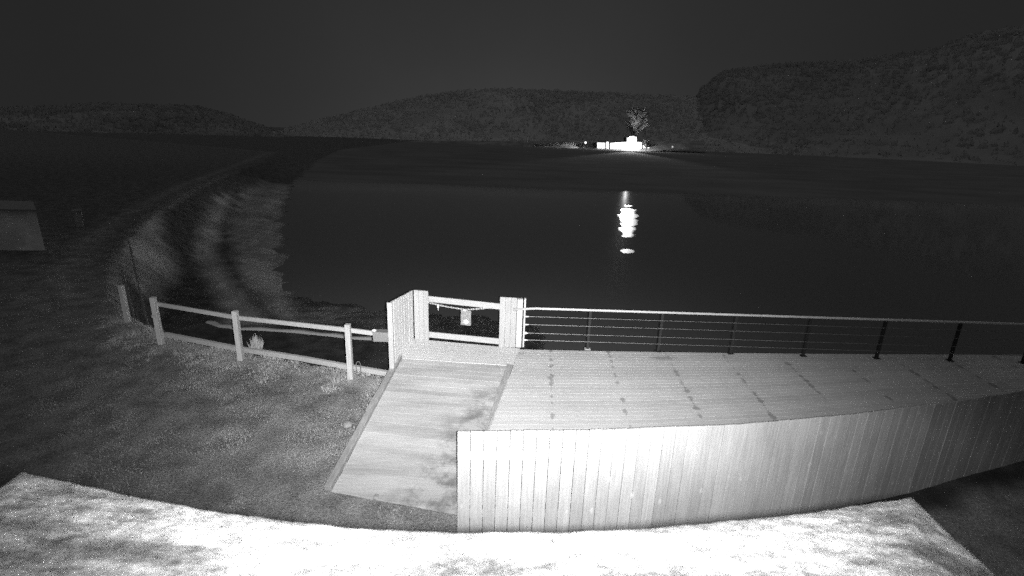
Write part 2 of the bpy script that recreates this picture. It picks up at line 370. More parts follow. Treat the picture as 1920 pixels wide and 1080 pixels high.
# grass blades
def blades(name, spots, hmin, hmax, w, mat, label):
    n = len(spots); v = np.zeros((n * 3, 3)); an = RNG.uniform(0, 2 * np.pi, n); h = RNG.uniform(hmin, hmax, n) * spots[:, 3]
    ln = RNG.uniform(.1, .7, n) * h; la = RNG.uniform(0, 2 * np.pi, n)
    bx, by = np.cos(an) * w / 2, np.sin(an) * w / 2
    v[0::3] = np.column_stack([spots[:, 0] - bx, spots[:, 1] - by, spots[:, 2] - .01]); v[1::3] = np.column_stack([spots[:, 0] + bx, spots[:, 1] + by, spots[:, 2] - .01])
    v[2::3] = np.column_stack([spots[:, 0] + np.cos(la) * ln, spots[:, 1] + np.sin(la) * ln, spots[:, 2] + h])
    me = bpy.data.meshes.new(name); me.from_pydata(v.tolist(), [], np.arange(n * 3).reshape(n, 3).tolist()); me.update()
    at = me.attributes.new('tone', 'FLOAT', 'FACE'); at.data.foreach_set('value', RNG.uniform(0, 1, n).astype(np.float32))
    me.materials.append(mat); o = bpy.data.objects.new(name, me); COL.objects.link(o)
    return tag(o, label, 'grass', kind='stuff')
def scatter(n, x0, x1, y0, y1, keep):
    Q = np.column_stack([RNG.uniform(x0, x1, n), RNG.uniform(y0, y1, n)])
    return keep(Q)
def lawn_keep(Q):
    nz = vnoise(Q, 1.6, 2); z, dl, ds = land_z(Q); k = (dl > .25) & (RNG.uniform(0, 1, len(Q)) < .55 + nz * .9)
    onramp = (Q[:, 0] > -2.45) & (Q[:, 0] < 16) & (Q[:, 1] > 5.55)
    onramp |= (Q[:, 0] > -.6) & (Q[:, 1] > 5.0 + .22 * np.clip(Q[:, 0], 0, 20) - .15)
    k &= ~onramp
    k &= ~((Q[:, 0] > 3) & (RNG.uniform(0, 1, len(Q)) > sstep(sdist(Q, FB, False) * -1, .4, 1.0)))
    return np.column_stack([Q, z, .6 + np.clip(nz, -.3, .6)])[k]
S = np.vstack([scatter(90000, -9.5, -.6, 4.6, 10.5, lawn_keep), scatter(30000, -14, -2.4, 6, 14, lawn_keep), scatter(16000, 3.8, 9.5, 3.4, 6.8, lawn_keep)])
blades('grass', S, .01, .032, .009, M_lawn, 'short grey lawn grass between the ramp and the rail fence')
def verge_keep(Q):
    nz = vnoise(Q, 2.2, 8); z, dl, ds = land_z(Q); k = (dl > -.32) & (dl < .8 + nz * .5) & (RNG.uniform(0, 1, len(Q)) < .75 + nz)
    k &= (Q[:, 0] < -2.4) & (Q[:, 0] > -10.1 + nz)
    return np.column_stack([Q, z, (.6 + np.clip(nz, -.4, 1)) * np.where(dl < .15, 1.25, .7)])[k]
blades('grass', scatter(90000, -11.5, -2.3, 8.2, 14, verge_keep), .025, .095, .010, M_verge, 'bleached long grass on the verge under the rail fence')

# ------------------------------------------------------------------ distant hills and woods
HILLM = [(plain('hillside', g * .9, .95, .05, 0, .15, .03), plain('woodland', g, .95, .05, 0, .12, .05)) for g in (.54, .34, .38)]  # greys raised to imitate haze, the middle hill most, for the glow there
def hill(name, pts, D, depth, label, treescale, shore_y=None, seed=0):
    """a wooded slope: from the waterline at distance D up to the ridge seen at the rows in pts"""
    az = []; zt = []
    for (x, y) in pts:
        d = ray(x, y); k = (D + depth) / math.hypot(d.x, d.y); az.append(math.atan2(d.x, d.y)); zt.append(CAM.z + d.z * k)
    aa = np.linspace(az[0], az[-1], 150); zz = np.interp(aa, az, zt); N = 16; V = []; Fc = []
    def hz(a, q):
        z = np.interp(a, az, zt); s_ = q * q * (3 - 2 * q) if q <= 1 else 1 - (q - 1) * .3
        return -2.2 + (z + 2.2 - treescale * .22) * s_ * (.9 + .1 * min(q, 1))
    qs = np.linspace(0, 1.6, N)
    for a in aa:
        for q in qs:
            r = D + depth * q; V.append((r * math.sin(a), r * math.cos(a), hz(a, q) + mnoise.noise(Vector((r * .02 + seed, a * 9, 0))) * 1.5 * min(q * 3, 1)))
    for i in range(len(aa) - 1):
        for j in range(N - 1): Fc.append((i * N + j, (i + 1) * N + j, (i + 1) * N + j + 1, i * N + j + 1))
    m = MB(); m.v = V; m.f = Fc; m.c = [.5] * len(Fc); o = m.build(name, HILLM[seed - 1][0], smooth=True); tag(o, label, 'hill', kind='structure')
    # the wood on it, one mass of crowns
    m = MB(); rnd = random.Random(seed + 5)
    n = int(9000 * (az[-1] - az[0]) / .8)
    for _ in range(n):
        a = rnd.uniform(az[0], az[-1]); q = 1.05 * rnd.random() ** .6 if rnd.random() < .7 else rnd.uniform(.93, 1.05); r = D + depth * q; h = treescale * rnd.uniform(.5, 1.3); w = h * rnd.uniform(.4, .8)
        c = Vector((r * math.sin(a), r * math.cos(a), hz(a, q) - h * (rnd.uniform(.6, .86) if q > .92 else rnd.uniform(.66, .93)))); b0 = len(m.v); K = 6
        if rnd.random() < .5: prof = [(0, .15), (.12, 1), (.45, .6), (.75, .28), (1, 0.02)]
        else: prof = [(0, .12), (.25, .8), (.5, 1), (.8, .75), (1, .15)]
        for hh, ww in prof:
            for k in range(K):
                an = 2 * math.pi * k / K; j = rnd.uniform(.7, 1.25)
                m.v.append((c.x + math.cos(an) * w * ww * j * .5, c.y + math.sin(an) * w * ww * j * .5, c.z + h * hh * rnd.uniform(.95, 1.05)))
        for i in range(len(prof) - 1):
            for k in range(K): m.f.append((b0 + i * K + k, b0 + i * K + (k + 1) % K, b0 + (i + 1) * K + (k + 1) % K, b0 + (i + 1) * K + k)); m.c.append(rnd.random())
    return m
f = hill('hills', [(430, 262), (530, 246), (600, 226), (700, 202), (780, 184), (860, 172), (950, 168), (1050, 172), (1150, 176), (1300, 184), (1420, 200), (1520, 230)], 290, 150, 'low wooded hill across the water', 7, seed=1)
tag(f.build('woods', HILLM[0][1], smooth=True), 'wooded slope across the water behind the lit pavilion', 'woods', kind='stuff')
f = hill('hills', [(-260, 190), (0, 204), (100, 202), (180, 196), (370, 201), (430, 216), (500, 240), (560, 262)], 260, 120, 'dark wooded headland on the left shore', 6, seed=2)
tag(f.build('woods', HILLM[1][1], smooth=True), 'dark wood on the left headland above the beach', 'woods', kind='stuff')
f = hill('hills', [(1190, 268), (1240, 255), (1270, 232), (1295, 200), (1318, 165), (1352, 136), (1450, 122), (1600, 116), (1750, 94), (1820, 68), (1920, 52), (2200, 30)], 300, 160, 'high wooded hill on the right shore', 7, seed=3)
tag(f.build('woods', HILLM[2][1], smooth=True), 'tall dark wood on the right shore', 'woods', kind='stuff')

# ------------------------------------------------------------------ bay roof in front of the camera
bay = thing('bay_window', (0, 1.2, 0), 'pale lichen-speckled hipped bay roof close below the camera', 'bay window')
EP = [(40, 880), (250, 927), (450, 962), (650, 985), (850, 994), (1050, 993), (1250, 983), (1450, 965), (1600, 945), (1710, 928)]
RZ0 = 3.45
ep = [onz(x, y, RZ0) for x, y in EP]; ex = [p.x for p in ep]; ey = [p.y for p in ep]
def front(x): return float(np.interp(x, ex, ey))
xl, xr = ex[0], ex[-1]; NX, NY = 260, 130; V = []; Fc = []
for i in range(NX + 1):
    x = xl + (xr - xl) * i / NX; y1 = front(x) + .003 * mnoise.noise(Vector((x * 6, 0, 0)))
    for j in range(NY + 1):
        y = y1 + (.05 - y1) * j / NY; d = min(y1 - y, x - xl, xr - x)
        z = RZ0 + .3 * d + .006 * mnoise.fractal(Vector((x * 9, y * 9, 1)), 1, 2, 4) - .012 * math.exp(-d / .02)
        V.append((x, y, z))
for i in range(NX):
    for j in range(NY): Fc.append((i * (NY + 1) + j, i * (NY + 1) + j + 1, (i + 1) * (NY + 1) + j + 1, (i + 1) * (NY + 1) + j))
m = MB(); m.v = V; m.f = Fc; m.c = [.5] * len(Fc); ro = m.build('roof', M_roof, bay, smooth=True)
if ro.data.polygons[0].normal.z < 0: ro.data.flip_normals()
m = MB()
for i in range(len(ep) - 1):
    a, c = ep[i], ep[i + 1]; m.beam((a.x, a.y - .025, RZ0 - .085), (c.x, c.y - .025, RZ0 - .085), .02, .12, .5)
for x_ in (xl + .02, xr - .02): m.beam((x_, 1.5, RZ0 - .085), (x_, .1, RZ0 - .085), .02, .12, .5)
m.build('fascia', M_roof_edge, bay)
m = MB(); m.box((-.15, .65, 1.65), (3.0, 1.1, 3.4)); m.build('wall', M_pale, bay)

# fence line along the near side of the deck
FPB = ((857, 1012, 810), (1095, 1012, 807), (1345, 992, 797), (1545, 960, 779), (1700, 925, 759), (1845, 884, 737))
FT = [onz(x, y, 0) for x, y, y1 in FPB]
FZ = [zup(p, q[2]) for p, q in zip(FT, FPB)]; FZ.append(FZ[-1])
0 and print('fence', [tuple(round(c, 2) for c in p) for p in FT], FZ)
last = FT[-1]; FT.append(last + (last - FT[-2]) * 1.0)
cum = [0]
for i in range(1, len(FT)): cum.append(cum[-1] + (FT[i] - FT[i - 1]).length)
def along(s_):
    return Vector((float(np.interp(s_, cum, [p.x for p in FT])), float(np.interp(s_, cum, [p.y for p in FT])), 0))
FXs = [p.x for p in FT]; FYs = [p.y for p in FT]
# ------------------------------------------------------------------ the deck
D = .45
deck = thing('deck', (5, 7.5, 0), 'broad raised timber deck with boards running towards the right', 'deck')
def edge(y):   # left edge of the deck
    a, b_ = onz(918, 808, D), onz(975, 655, D); return a.x + (b_.x - a.x) * (y - a.y) / (b_.y - a.y)
fe = [onz(x, y, D) for x, y in ((975, 655), (1220, 660), (1480, 663), (1700, 664.5), (1920, 665))]
fx = [p.x for p in fe] + [20]; fy = [p.y for p in fe] + [11.1]
m = MB(); nb = 37
for k in range(nb):
    q0, q1 = k / nb, (k + 1) / nb; xs = [None, 2.2, 4.6, 7.0, 9.5, 12.0, 16.0]; col = random.random()
    def yb(x, q):
        y0 = float(np.interp(x, FXs, FYs)) + .085; return y0 + (float(np.interp(x, fx, fy)) - y0) * q
    pts = []
    for x in xs:
        if x is None: x = edge(yb(0, q0)) - .012 * random.random()
        pts.append(x)
    cut = random.choice([2, 3, 4])
    for i in range(len(pts) - 1):
        if i == cut: col = random.random()
        xa, xb = pts[i], pts[i + 1] - (.004 if i + 1 == cut else 0); g_ = .0035
        y00, y01, y10, y11 = yb(xa, q0) + g_, yb(xa, q1) - g_, yb(xb, q0) + g_, yb(xb, q1) - g_
        m.hexa([(xa, y00, D - .028), (xb, y10, D - .028), (xb, y11, D - .028), (xa, y01, D - .028), (xa, y00, D), (xb, y10, D), (xb, y11, D), (xa, y01, D)], col)
m.build('boards', M_deck, deck)
m = MB()
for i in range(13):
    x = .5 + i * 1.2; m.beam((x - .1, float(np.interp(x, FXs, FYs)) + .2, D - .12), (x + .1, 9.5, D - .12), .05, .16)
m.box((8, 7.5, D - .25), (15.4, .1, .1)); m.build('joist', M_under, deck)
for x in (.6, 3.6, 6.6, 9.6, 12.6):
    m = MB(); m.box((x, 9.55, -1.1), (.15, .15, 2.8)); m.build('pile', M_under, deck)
m = MB(); a, b_ = Vector((edge(5.3) - .03, 5.3, D - .13)), Vector((edge(9.0) - .03, 9.0, D - .13)); m.beam(a, b_, .045, .24); m.build('edge_board', M_kerb, deck, .004)

# ------------------------------------------------------------------ landing and ramp
rp = thing('ramp', (-1.3, 7, 0), 'wide timber ramp of cross boards climbing from the lawn to the gate', 'ramp')
TL, TR = onz(752, 672, D), onz(945, 688, D); BL, BR = onz(622, 920, .03), onz(880, 972, .03)
BR = Vector((edge(5.42) - .01, 5.42, .03)); TR = Vector((edge(8.95) - .01, 8.95, D))
m = MB(); nb = 25
for k in range(nb):
    q0, q1 = (k + .03) / nb, (k + .97) / nb
    a0, a1, c0, c1 = BL.lerp(TL, q0), BL.lerp(TL, q1), BR.lerp(TR, q0), BR.lerp(TR, q1); dz = Vector((0, 0, .03)); jx = Vector((random.uniform(-.01, .01), 0, random.uniform(-.001, .002)))
    m.hexa([a0 - dz + jx, c0 - dz, c1 - dz, a1 - dz + jx, a0 + jx, c0, c1, a1 + jx])
m.build('ramp_boards', M_ramp, rp)
GL, GR = onz(804, 638, D), onz(935, 650, D)
gdir = (GR - GL).normalized(); gn = Vector((-gdir.y, gdir.x, 0))
PN = onz(737, 690, D); m = MB()
a, b_ = Vector((TL.x - .05, TL.y + .01, D)), Vector((edge(9.0) - .01, 8.97, D)); c_, d_ = GR + gdir * .45 + gn * .01, GL - gdir * .33 + gn * .01
for k in range(8):
    q0, q1 = (k + .02) / 8, (k + .98) / 8; p0, p1, p2, p3 = a.lerp(d_, q0), b_.lerp(c_, q0), b_.lerp(c_, q1), a.lerp(d_, q1); dz = Vector((0, 0, .03))
    m.hexa([p0 - dz, p1 - dz, p2 - dz, p3 - dz, p0, p1, p2, p3])
m.build('landing_boards', M_landing, rp)
m = MB(); m.beam((TL.x - .03, TL.y, D + .035), (BL.x - .05, BL.y, .06), .10, .08); m.build('kerb_board', M_kerb, rp, .004)
m = MB(); m.beam((TR.x - .065, TR.y - .05, D + .03), (BR.x - .065, BR.y, .06), .12, .06); m.build('kerb_board', M_kerb, rp, .004)
m = MB(); q_ = Vector((TL.x - .1, TL.y + .1, D - .12)); m.beam(q_, q_.lerp(Vector((BL.x - .13, BL.y, -.06)), .5), .04, .22); m.build('side_board', M_rail, rp, .004)
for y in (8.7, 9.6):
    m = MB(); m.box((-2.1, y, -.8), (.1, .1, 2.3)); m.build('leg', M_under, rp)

# ------------------------------------------------------------------ boarded fence in front of the deck
fen = thing('board_fence', (3, 5.4, 0), 'tall pale fence of vertical boards in front of the deck', 'fence')
m = MB(); s_ = 0; k = 0; bw = .150
while s_ < cum[-1] - bw:
    a, b_ = along(s_ + .003), along(s_ + bw - .003); tdir = (b_ - a).normalized(); nrm = Vector((tdir.y, -tdir.x, 0))
    off = nrm * random.uniform(0, .006); top = float(np.interp(s_, cum, FZ)) + random.uniform(-.004, .004); th = nrm * -.022
    m.hexa([a + off, b_ + off, b_ + off + th, a + off + th] and [Vector((q.x, q.y, z)) for z in (-.12, top) for q in (a + off, b_ + off, b_ + off + th, a + off + th)])
    s_ += bw; k += 1
m.build('boards', M_fence, fen, .003)
for zz in (.35, 1.15):
    m = MB()
    for i in range(len(FT) - 1):
        a, c = along(cum[i]), along(cum[i + 1]); n_ = Vector((-(c - a).y, (c - a).x, 0)).normalized() * .052
        m.beam((a + n_) + Vector((0, 0, zz)), (c + n_) + Vector((0, 0, zz)), .045, .09, .5)
    m.build('rail', M_fence, fen)
for s_ in np.arange(.08, cum[-1] - .1, 1.8):
    p = along(float(s_)) + Vector((0, .13, .65)); m = MB(); m.box(p - Vector((0, 0, .15)), (.1, .1, 1.2)); m.build('post', M_fence, fen)

# ------------------------------------------------------------------ gateway: two screens, gate, chain, sign
def planks(m, a, b_, z0, z1, n, th=.03, gap=.002, taper=None):
    a, b_ = Vector(a), Vector(b_); d = (b_ - a).normalized(); nr = Vector((d.y, -d.x, 0)) * th
    zf = z1 if callable(z1) else (lambda q_: z1)
    for k in range(n):
        p, q = a.lerp(b_, k / n) + d * gap, a.lerp(b_, (k + 1) / n) - d * gap; o_ = nr * random.uniform(0, .1); za, zb = zf(k / n), zf((k + 1) / n)
        W4 = (p + o_, q + o_, q + o_ - nr, p + o_ - nr)
        m.hexa([Vector((w.x, w.y, z0)) for w in W4] + [Vector((w.x, w.y, z)) for w, z in zip(W4, (za, zb, zb, za))])
GX = GL - gdir * .31                      # corner of the left screen
zt = zup(GL, 546); zn = zup(PN, 567)
left = thing('gate_screen', (GX.x, GX.y, D), 'pale boarded screen turning the corner at the left side of the gate', 'screen', 'boarded screens beside the gate')
m = MB(); planks(m, (GX.x, GX.y, 0), (GL.x, GL.y, 0), D, zt, 3); m.build('front_panel', M_gate, left, .003)
m = MB(); a = Vector((PN.x, PN.y - .02, 0)); c = Vector((GX.x - .02, GX.y, 0)); planks(m, a, c, D - .12, lambda q: zn + (zt - .01 - zn) * q, 9); m.build('side_panel', M_gate_lit, left, .003)
m = MB(); m.box((PN.x - .01, PN.y - .03, (D + zn) / 2 - .1), (.09, .05, zn - D + .22)); m.build('post', M_gate, left, .004)
right = thing('gate_screen', (GR.x + .2, GR.y, D), 'narrow pale boarded screen between the gate and the wire railing', 'screen', 'boarded screens beside the gate')
P3 = onz(966, 655, D); P4 = onz(977, 655, D); ztr = zup(GR, 557)
m = MB(); planks(m, GR, (P3.x, GR.y - .02, 0), D, ztr, 3); m.build('front_panel', M_gate, right, .003)
m = MB(); m.box(((P3.x + P4.x) / 2 + .005, GR.y + .05, (D + ztr) / 2 - .02), (.115, .1, ztr - D - .03)); m.build('side_panel', M_rail, right, .004)
m = MB(); m.box((P4.x + .045, GR.y + .06, (D + ztr) / 2 - .015), (.035, .07, ztr - D - .02)); m.build('edge_strip', M_post, right, .003)

gate = thing('gate', ((GL.x + GR.x) / 2, GL.y, D), 'two-railed timber gate closing the top of the ramp', 'gate')
for nm, pl, pr, h in (('top_rail', 560, 575, 14), ('bottom_rail', 627, 640, 12)):
    a = GL.copy() + gdir * .0 + gn * .045; c = GR.copy() - gdir * .0 + gn * .045
    za, zc = zup(a, pl), zup(c, pr); m = MB()
    m.beam((a - gdir * .1) + Vector((0, 0, za - a.z)), (c + gdir * .1) + Vector((0, 0, zc - c.z)), .035, .125, .6); m.build(nm, M_gate_rail, gate, .004)
# chain
a = GL + gn * -.01 + Vector((0, 0, zup(GL, 567) - D)); c = GR + gn * -.01 + Vector((0, 0, zup(GR, 574) - D))
mid = a.lerp(c, .53); mid.z = zup(mid, 580.5)
chain = MB(); pts = []
for i in range(29):
    q = i / 28; p = a.lerp(mid, q / .53) if q < .53 else mid.lerp(c, (q - .53) / .47); p = p.copy(); p.z -= .012 * math.sin(min(q / .53, (1 - q) / .47) * math.pi); pts.append(p)
for i in range(28):
    p, q = pts[i], pts[i + 1]; d = (q - p); s1 = Vector((0, 0, 1)) if i % 2 else gn
    s1 = (s1 - d.normalized() * s1.dot(d.normalized())).normalized() * .011; e = d * .22
    chain.tube([p - e, p + s1, q + e * 0 + s1, q + e, q - s1, p - s1, p - e], .0048, 5)
tag(chain.build('chain', plain('chain_steel', .55, .4, .5)), 'sagging steel chain strung across the gate', 'chain')
m = MB(); p = pts[4]; m.box((p.x, p.y - .012, p.z - .035), (.035, .018, .045)); pl_ = m
lock = thing('padlock', (p.x, p.y, p.z - .06), 'small bright padlock hanging near the left end of the chain', 'padlock')
m.build('lock_body', M_white, lock, .004); m = MB(); m.tube([(p.x - .011, p.y - .012, p.z - .012), (p.x - .011, p.y - .012, p.z + .012), (p.x, p.y - .012, p.z + .022), (p.x + .011, p.y - .012, p.z + .012), (p.x + .011, p.y - .012, p.z - .012)], .004, 6); m.build('shackle', M_steel, lock)
m = MB(); m.tube([(p.x, p.y - .012, p.z - .06), (p.x + .002, p.y - .012, p.z - .12)], [.008, .003], 6); m.build('key_tag', M_white, lock)
sc = pts[15]; z1, z0 = zup(sc, 581), zup(sc, 609); w = .215
sign = thing('warning_sign', (sc.x, sc.y - .02, z0), 'small grey rectangular sign hanging from the chain on the gate', 'sign')
m = MB(); m.box((sc.x, sc.y - .025, (z0 + z1) / 2), (w, .008, z1 - z0), math.atan2(gdir.y, gdir.x), .5); m.build('plate', M_signg, sign, .002)
m = MB(); cx, cz = sc.x + .005, z0 + .085
n = 24; m.v = [(cx + .047 * math.cos(2 * math.pi * k / n), sc.y - .034 - .047 * math.cos(2 * math.pi * k / n) * gdir.y * -0, cz + .047 * math.sin(2 * math.pi * k / n)) for k in range(n)] + [(cx + .047 * math.cos(2 * math.pi * k / n), sc.y - .038, cz + .047 * math.sin(2 * math.pi * k / n)) for k in range(n)]
m.f = [tuple(range(2 * n - 1, n - 1, -1))] + [(k, n + k, n + (k + 1) % n, (k + 1) % n) for k in range(n)]; m.c = [.5] * len(m.f)
m.build('emblem_disc', M_white, sign)
m = MB(); m.box((sc.x - .03, sc.y - .03, z1), (.06, .02, .018)); m.build('clip', M_white, sign)

# ------------------------------------------------------------------ wire railing
ry = [9.86, 9.9, 9.93, 9.96, 10.0]; rx = [0, 4, 8, 12, 17]
def rypos(x): return float(np.interp(x, rx, ry))
RZ = 1.33
b0 = Vector((onz(984, 656, D).x, rypos(.3) - .02, D))
zr = zup(b0, 577.5)
M_post_metal = plain('post_paint', .03, .6, .2)
rl = thing('wire_railing', (.4, 9.87, D), 'long steel handrail with four taut wires along the far edge of the deck', 'railing')
m = MB(); xs = [.04] + list(np.arange(.5, 16.5, 1.0)); 
m.tube([(x, rypos(x) - (.13 if x < .3 else .03), zr) for x in xs], .024, 10); m.build('handrail', M_steel, rl, smooth=True)
wz = [zup(b0, y) for y in (593, 608, 624, 637)]
for i, z in enumerate(wz):
    m = MB(); m.tube([(.36, rypos(.36) - .03, z)] + [(x, rypos(x) - .03, z) for x in np.arange(1, 16.5, 1.5)], .0055, 6); m.build('wire', M_wire, rl)
    m = MB(); c = (.315, rypos(.3) - .035, z); m.tube([(c[0] - .035, c[1], z), (c[0] + .05, c[1], z)], [.017, .009], 8); m.ball(c, .028 if i == 2 else .016, sq=(1.3 if i != 2 else 1, 1, 1)); m.build('wire_fitting', M_bright, rl, smooth=True)
for x in (1.62, 3.1, 4.62, 6.15, 7.7, 9.25, 10.8, 12.3, 13.8):
    m = MB(); m.box((x, rypos(x) + .01, (D + zr) / 2), (.05, .05, zr - D)); po = m.build('post', M_post_metal, rl)
    m = MB(); m.box((x, rypos(x) - .0, D + .008), (.12, .1, .012)); m.build('base_plate', M_steel if x < 2 else M_post_metal, po)

# ------------------------------------------------------------------ rail fence on the left
def rough_post(m, b_, z0, z1, w):
    lean = Vector((random.uniform(-.01, .01), random.uniform(-.01, .01), 0)); q = []
    for z, k in ((z0, 1), (z1, .94)):
        for sx_, sy_ in ((-1, -1), (1, -1), (1, 1), (-1, 1)):
            q.append(Vector((b_.x + sx_ * w / 2 * k, b_.y + sy_ * w / 2 * k, z)) + (lean if z == z1 else Vector()))
    m.hexa(q)
rf = thing('rail_fence', (-5, 9.8, 0), 'single-rail timber fence on squat posts along the top of the bank', 'fence')
pp = []
for bx, by, ty in ((658, 710, 608), (452, 675, 583), (303, 645, 557), (240, 603, 535)):
    b_ = onz(bx, by, 0); z1 = zup(b_, ty); pp.append((b_, z1)); m = MB(); rough_post(m, b_, -.2, z1, .105); m.build('post', M_post, rf, .006)
rz = [zup(pp[0][0], 621.5), zup(pp[1][0], 598), zup(pp[2][0], 572), zup(pp[3][0], 552)]
end = onz(706, 690, .0); end = Vector((pp[0][0].x + .46, pp[0][0].y - .0, 0)); ze = zup(end, 627.5)
chain_ = [(end, ze)] + [(pp[i][0], rz[i]) for i in range(3)]
for i in range(3):
    a, za = chain_[i]; c, zc = chain_[i + 1]; m = MB(); o_ = Vector((0, .075, 0))
    m.beam(Vector((a.x, a.y, za)) + o_, Vector((c.x, c.y, zc)) + o_ + (Vector((0, 0, 0))), .045, .085, .5); m.build('rail', M_rail, rf, .004)
m = MB(); p = pp[2][0]; zz = pp[2][1] - .42
m.box((p.x - .01, p.y - .06, zz), (.09, .03, .06)); m.build('bracket', M_post, rf)
# hook by the nearest post
b_ = pp[0][0]; m = MB(); cx, cy = b_.x + .13, b_.y + .1
m.tube([(cx - .045, cy, .0), (cx - .045, cy, .26), (cx - .03, cy, .31), (cx, cy, .33), (cx + .03, cy, .31), (cx + .04, cy, .26), (cx + .04, cy, .05)], .009, 6)
tag(m.build('mooring_hoop', M_wire), 'thin bent metal hoop beside the foot of the nearest fence post', 'hoop')
# box on the rail end
bp = Vector((end.x + .17, end.y + .04, ze - .035))
bx_ = thing('rail_box', tuple(bp - Vector((0, 0, .1))), 'grey weathered box with a white knob fixed to the rail end by the gate screen', 'box')
m = MB(); m.box(bp, (.30, .16, .19)); m.build('box_body', M_box, bx_, .012)
m = MB(); m.box(bp + Vector((0, -.005, .1)), (.31, .17, .012)); m.build('lid', M_box, bx_, .004)
m = MB(); m.ball(bp + Vector((-.13, -.03, .12)), .035, sq=(1.3, 1, .7)); m.build('knob', M_white, bx_, smooth=True)
m = MB(); m.tube([bp + Vector((.14, -.02, -.005)), bp + Vector((.215, -.02, -.005))], .035, 10); m.build('spigot', M_white, bx_, smooth=True)
# farther slim posts
for bx, by, ty, lb in ((252, 585, 507, 'short slim dark stake just behind the last squat fence post'), (268, 560, 452, 'tall thin leaning stake on the bank above the beach, taller of the two stakes')):
    p = onz(bx, by, -.3); z1 = zup(p, ty); m = MB(); m.tube([(p.x, p.y, -1.2), (p.x - .1, p.y, z1)], [.035, .022], 7)
    tag(m.build('stake', M_under), lb, 'stake', 'stakes at the top of the beach')
# timber edging along the verge
E1 = [onz(x, y, .06) for x, y in ((726, 700), (655, 688), (560, 671), (442, 653), (310, 627))]; m = MB()
for i in range(4): m.beam(E1[i], E1[i + 1], .07, .1, .5)
tag(m.build('edging_timber', M_rail), 'low pale timber edging half buried in the verge behind the posts', 'edging')
# a tall tuft by the second post, stones
p = onz(474, 655, 0); m = MB(); rnd = random.Random(3)
for _ in range(160):
    a_ = rnd.uniform(0, 6.28); r_ = rnd.uniform(0, .13); l_ = rnd.uniform(.15, .42) * (1 - r_ * 3); b_ = Vector((p.x + r_ * math.cos(a_), p.y + .15 + r_ * math.sin(a_), -.05)); w_ = .008; n0 = len(m.v)
    m.v += [(b_.x - w_, b_.y, b_.z), (b_.x + w_, b_.y, b_.z), (b_.x + math.cos(a_) * r_ * .5, b_.y + math.sin(a_) * r_ * .5, b_.z + l_)]; m.f.append((n0, n0 + 1, n0 + 2)); m.c.append(rnd.random())
tag(m.build('grass_tuft', M_verge), 'upright pale tuft of dry grass to the right of the second squat post', 'grass tuft')
def stone(px_, py_, r, label):
    p = onz(px_, py_, 0); bm = bmesh.new(); bmesh.ops.create_icosphere(bm, subdivisions=3, radius=r)
    for v_ in bm.verts: v_.co *= 1 + .35 * mnoise.noise(v_.co * 3 / r + Vector((px_, 0, 0))); v_.co.z *= .6
    me = bpy.data.meshes.new('stone'); bm.to_mesh(me); bm.free(); me.materials.append(M_stone); o = bpy.data.objects.new('stone', me); o.location = (p.x, p.y, r * .3); COL.objects.link(o)
    me.polygons.foreach_set('use_smooth', [True] * len(me.polygons)); tag(o, label, 'stone')
stone(403, 664, .05, 'small bright stone on the verge left of the second squat post')
stone(652, 798, .075, 'flat pale stone on the lawn beside the left edge of the ramp')
stone(706, 934, .05, 'small pale stone at the foot of the ramp')

# driftwood line on the beach behind the fence
L1 = [onz(x, y, -1.62) for x, y in ((390, 606), (412, 613), (450, 619), (520, 622), (600, 629), (660, 636), (725, 641))]
m = MB()
for i in range(len(L1) - 1):
    m.tube([L1[i], L1[i].lerp(L1[i + 1], .5) + Vector((0, .03, .03)), L1[i + 1]], .09, 6)
tag(m.build('drift_log', plain('driftwood', .42, .9)), 'long pale driftwood line on the beach behind the rail fence', 'driftwood')

# ------------------------------------------------------------------ pale shed at the left
a = onz(-70, 468, 0); c = onz(85, 470, 0); sd = (c - a); sl = sd.length; sdn = sd.normalized(); nr = Vector((c.x - .6, c.y, 0)).normalized()
zs = zup(c, 396); shed = thing('shed', tuple((a + c) / 2), 'pale windowless shed standing in the dark at the left', 'shed')
m = MB(); m.hexa([Vector((q.x, q.y, z)) for z in (-.1, zs) for q in (a, c, c + nr * 2.4, a + nr * 2.4)], .5); m.build('wall', M_pale, shed)
m = MB(); e = nr * .15
m.hexa([Vector((q.x, q.y, z)) for z in (zs + .005, zs + .07) for q in (a - e - sdn * .1, c - e + sdn * .02, c + nr * 2.5 + sdn * .02, a + nr * 2.5 - sdn * .1)], .5); m.build('roof', M_box, shed)
p = onz(150, 425, 0); m = MB(); z1 = zup(p, 396); m.box((p.x, p.y, z1 / 2), (.3, .3, z1), math.atan2(-p.x, p.y))
M_cab = plain('cabinet_paint', .22)
bxx = thing('utility_cabinet', (p.x, p.y, 0), 'small dim grey cabinet beyond the pale shed', 'cabinet'); m.build('cabinet_body', M_cab, bxx, .02)
m = MB(); m.box((p.x, p.y, z1 + .03), (.36, .36, .05), math.atan2(-p.x, p.y)); m.build('lid', M_cab, bxx)

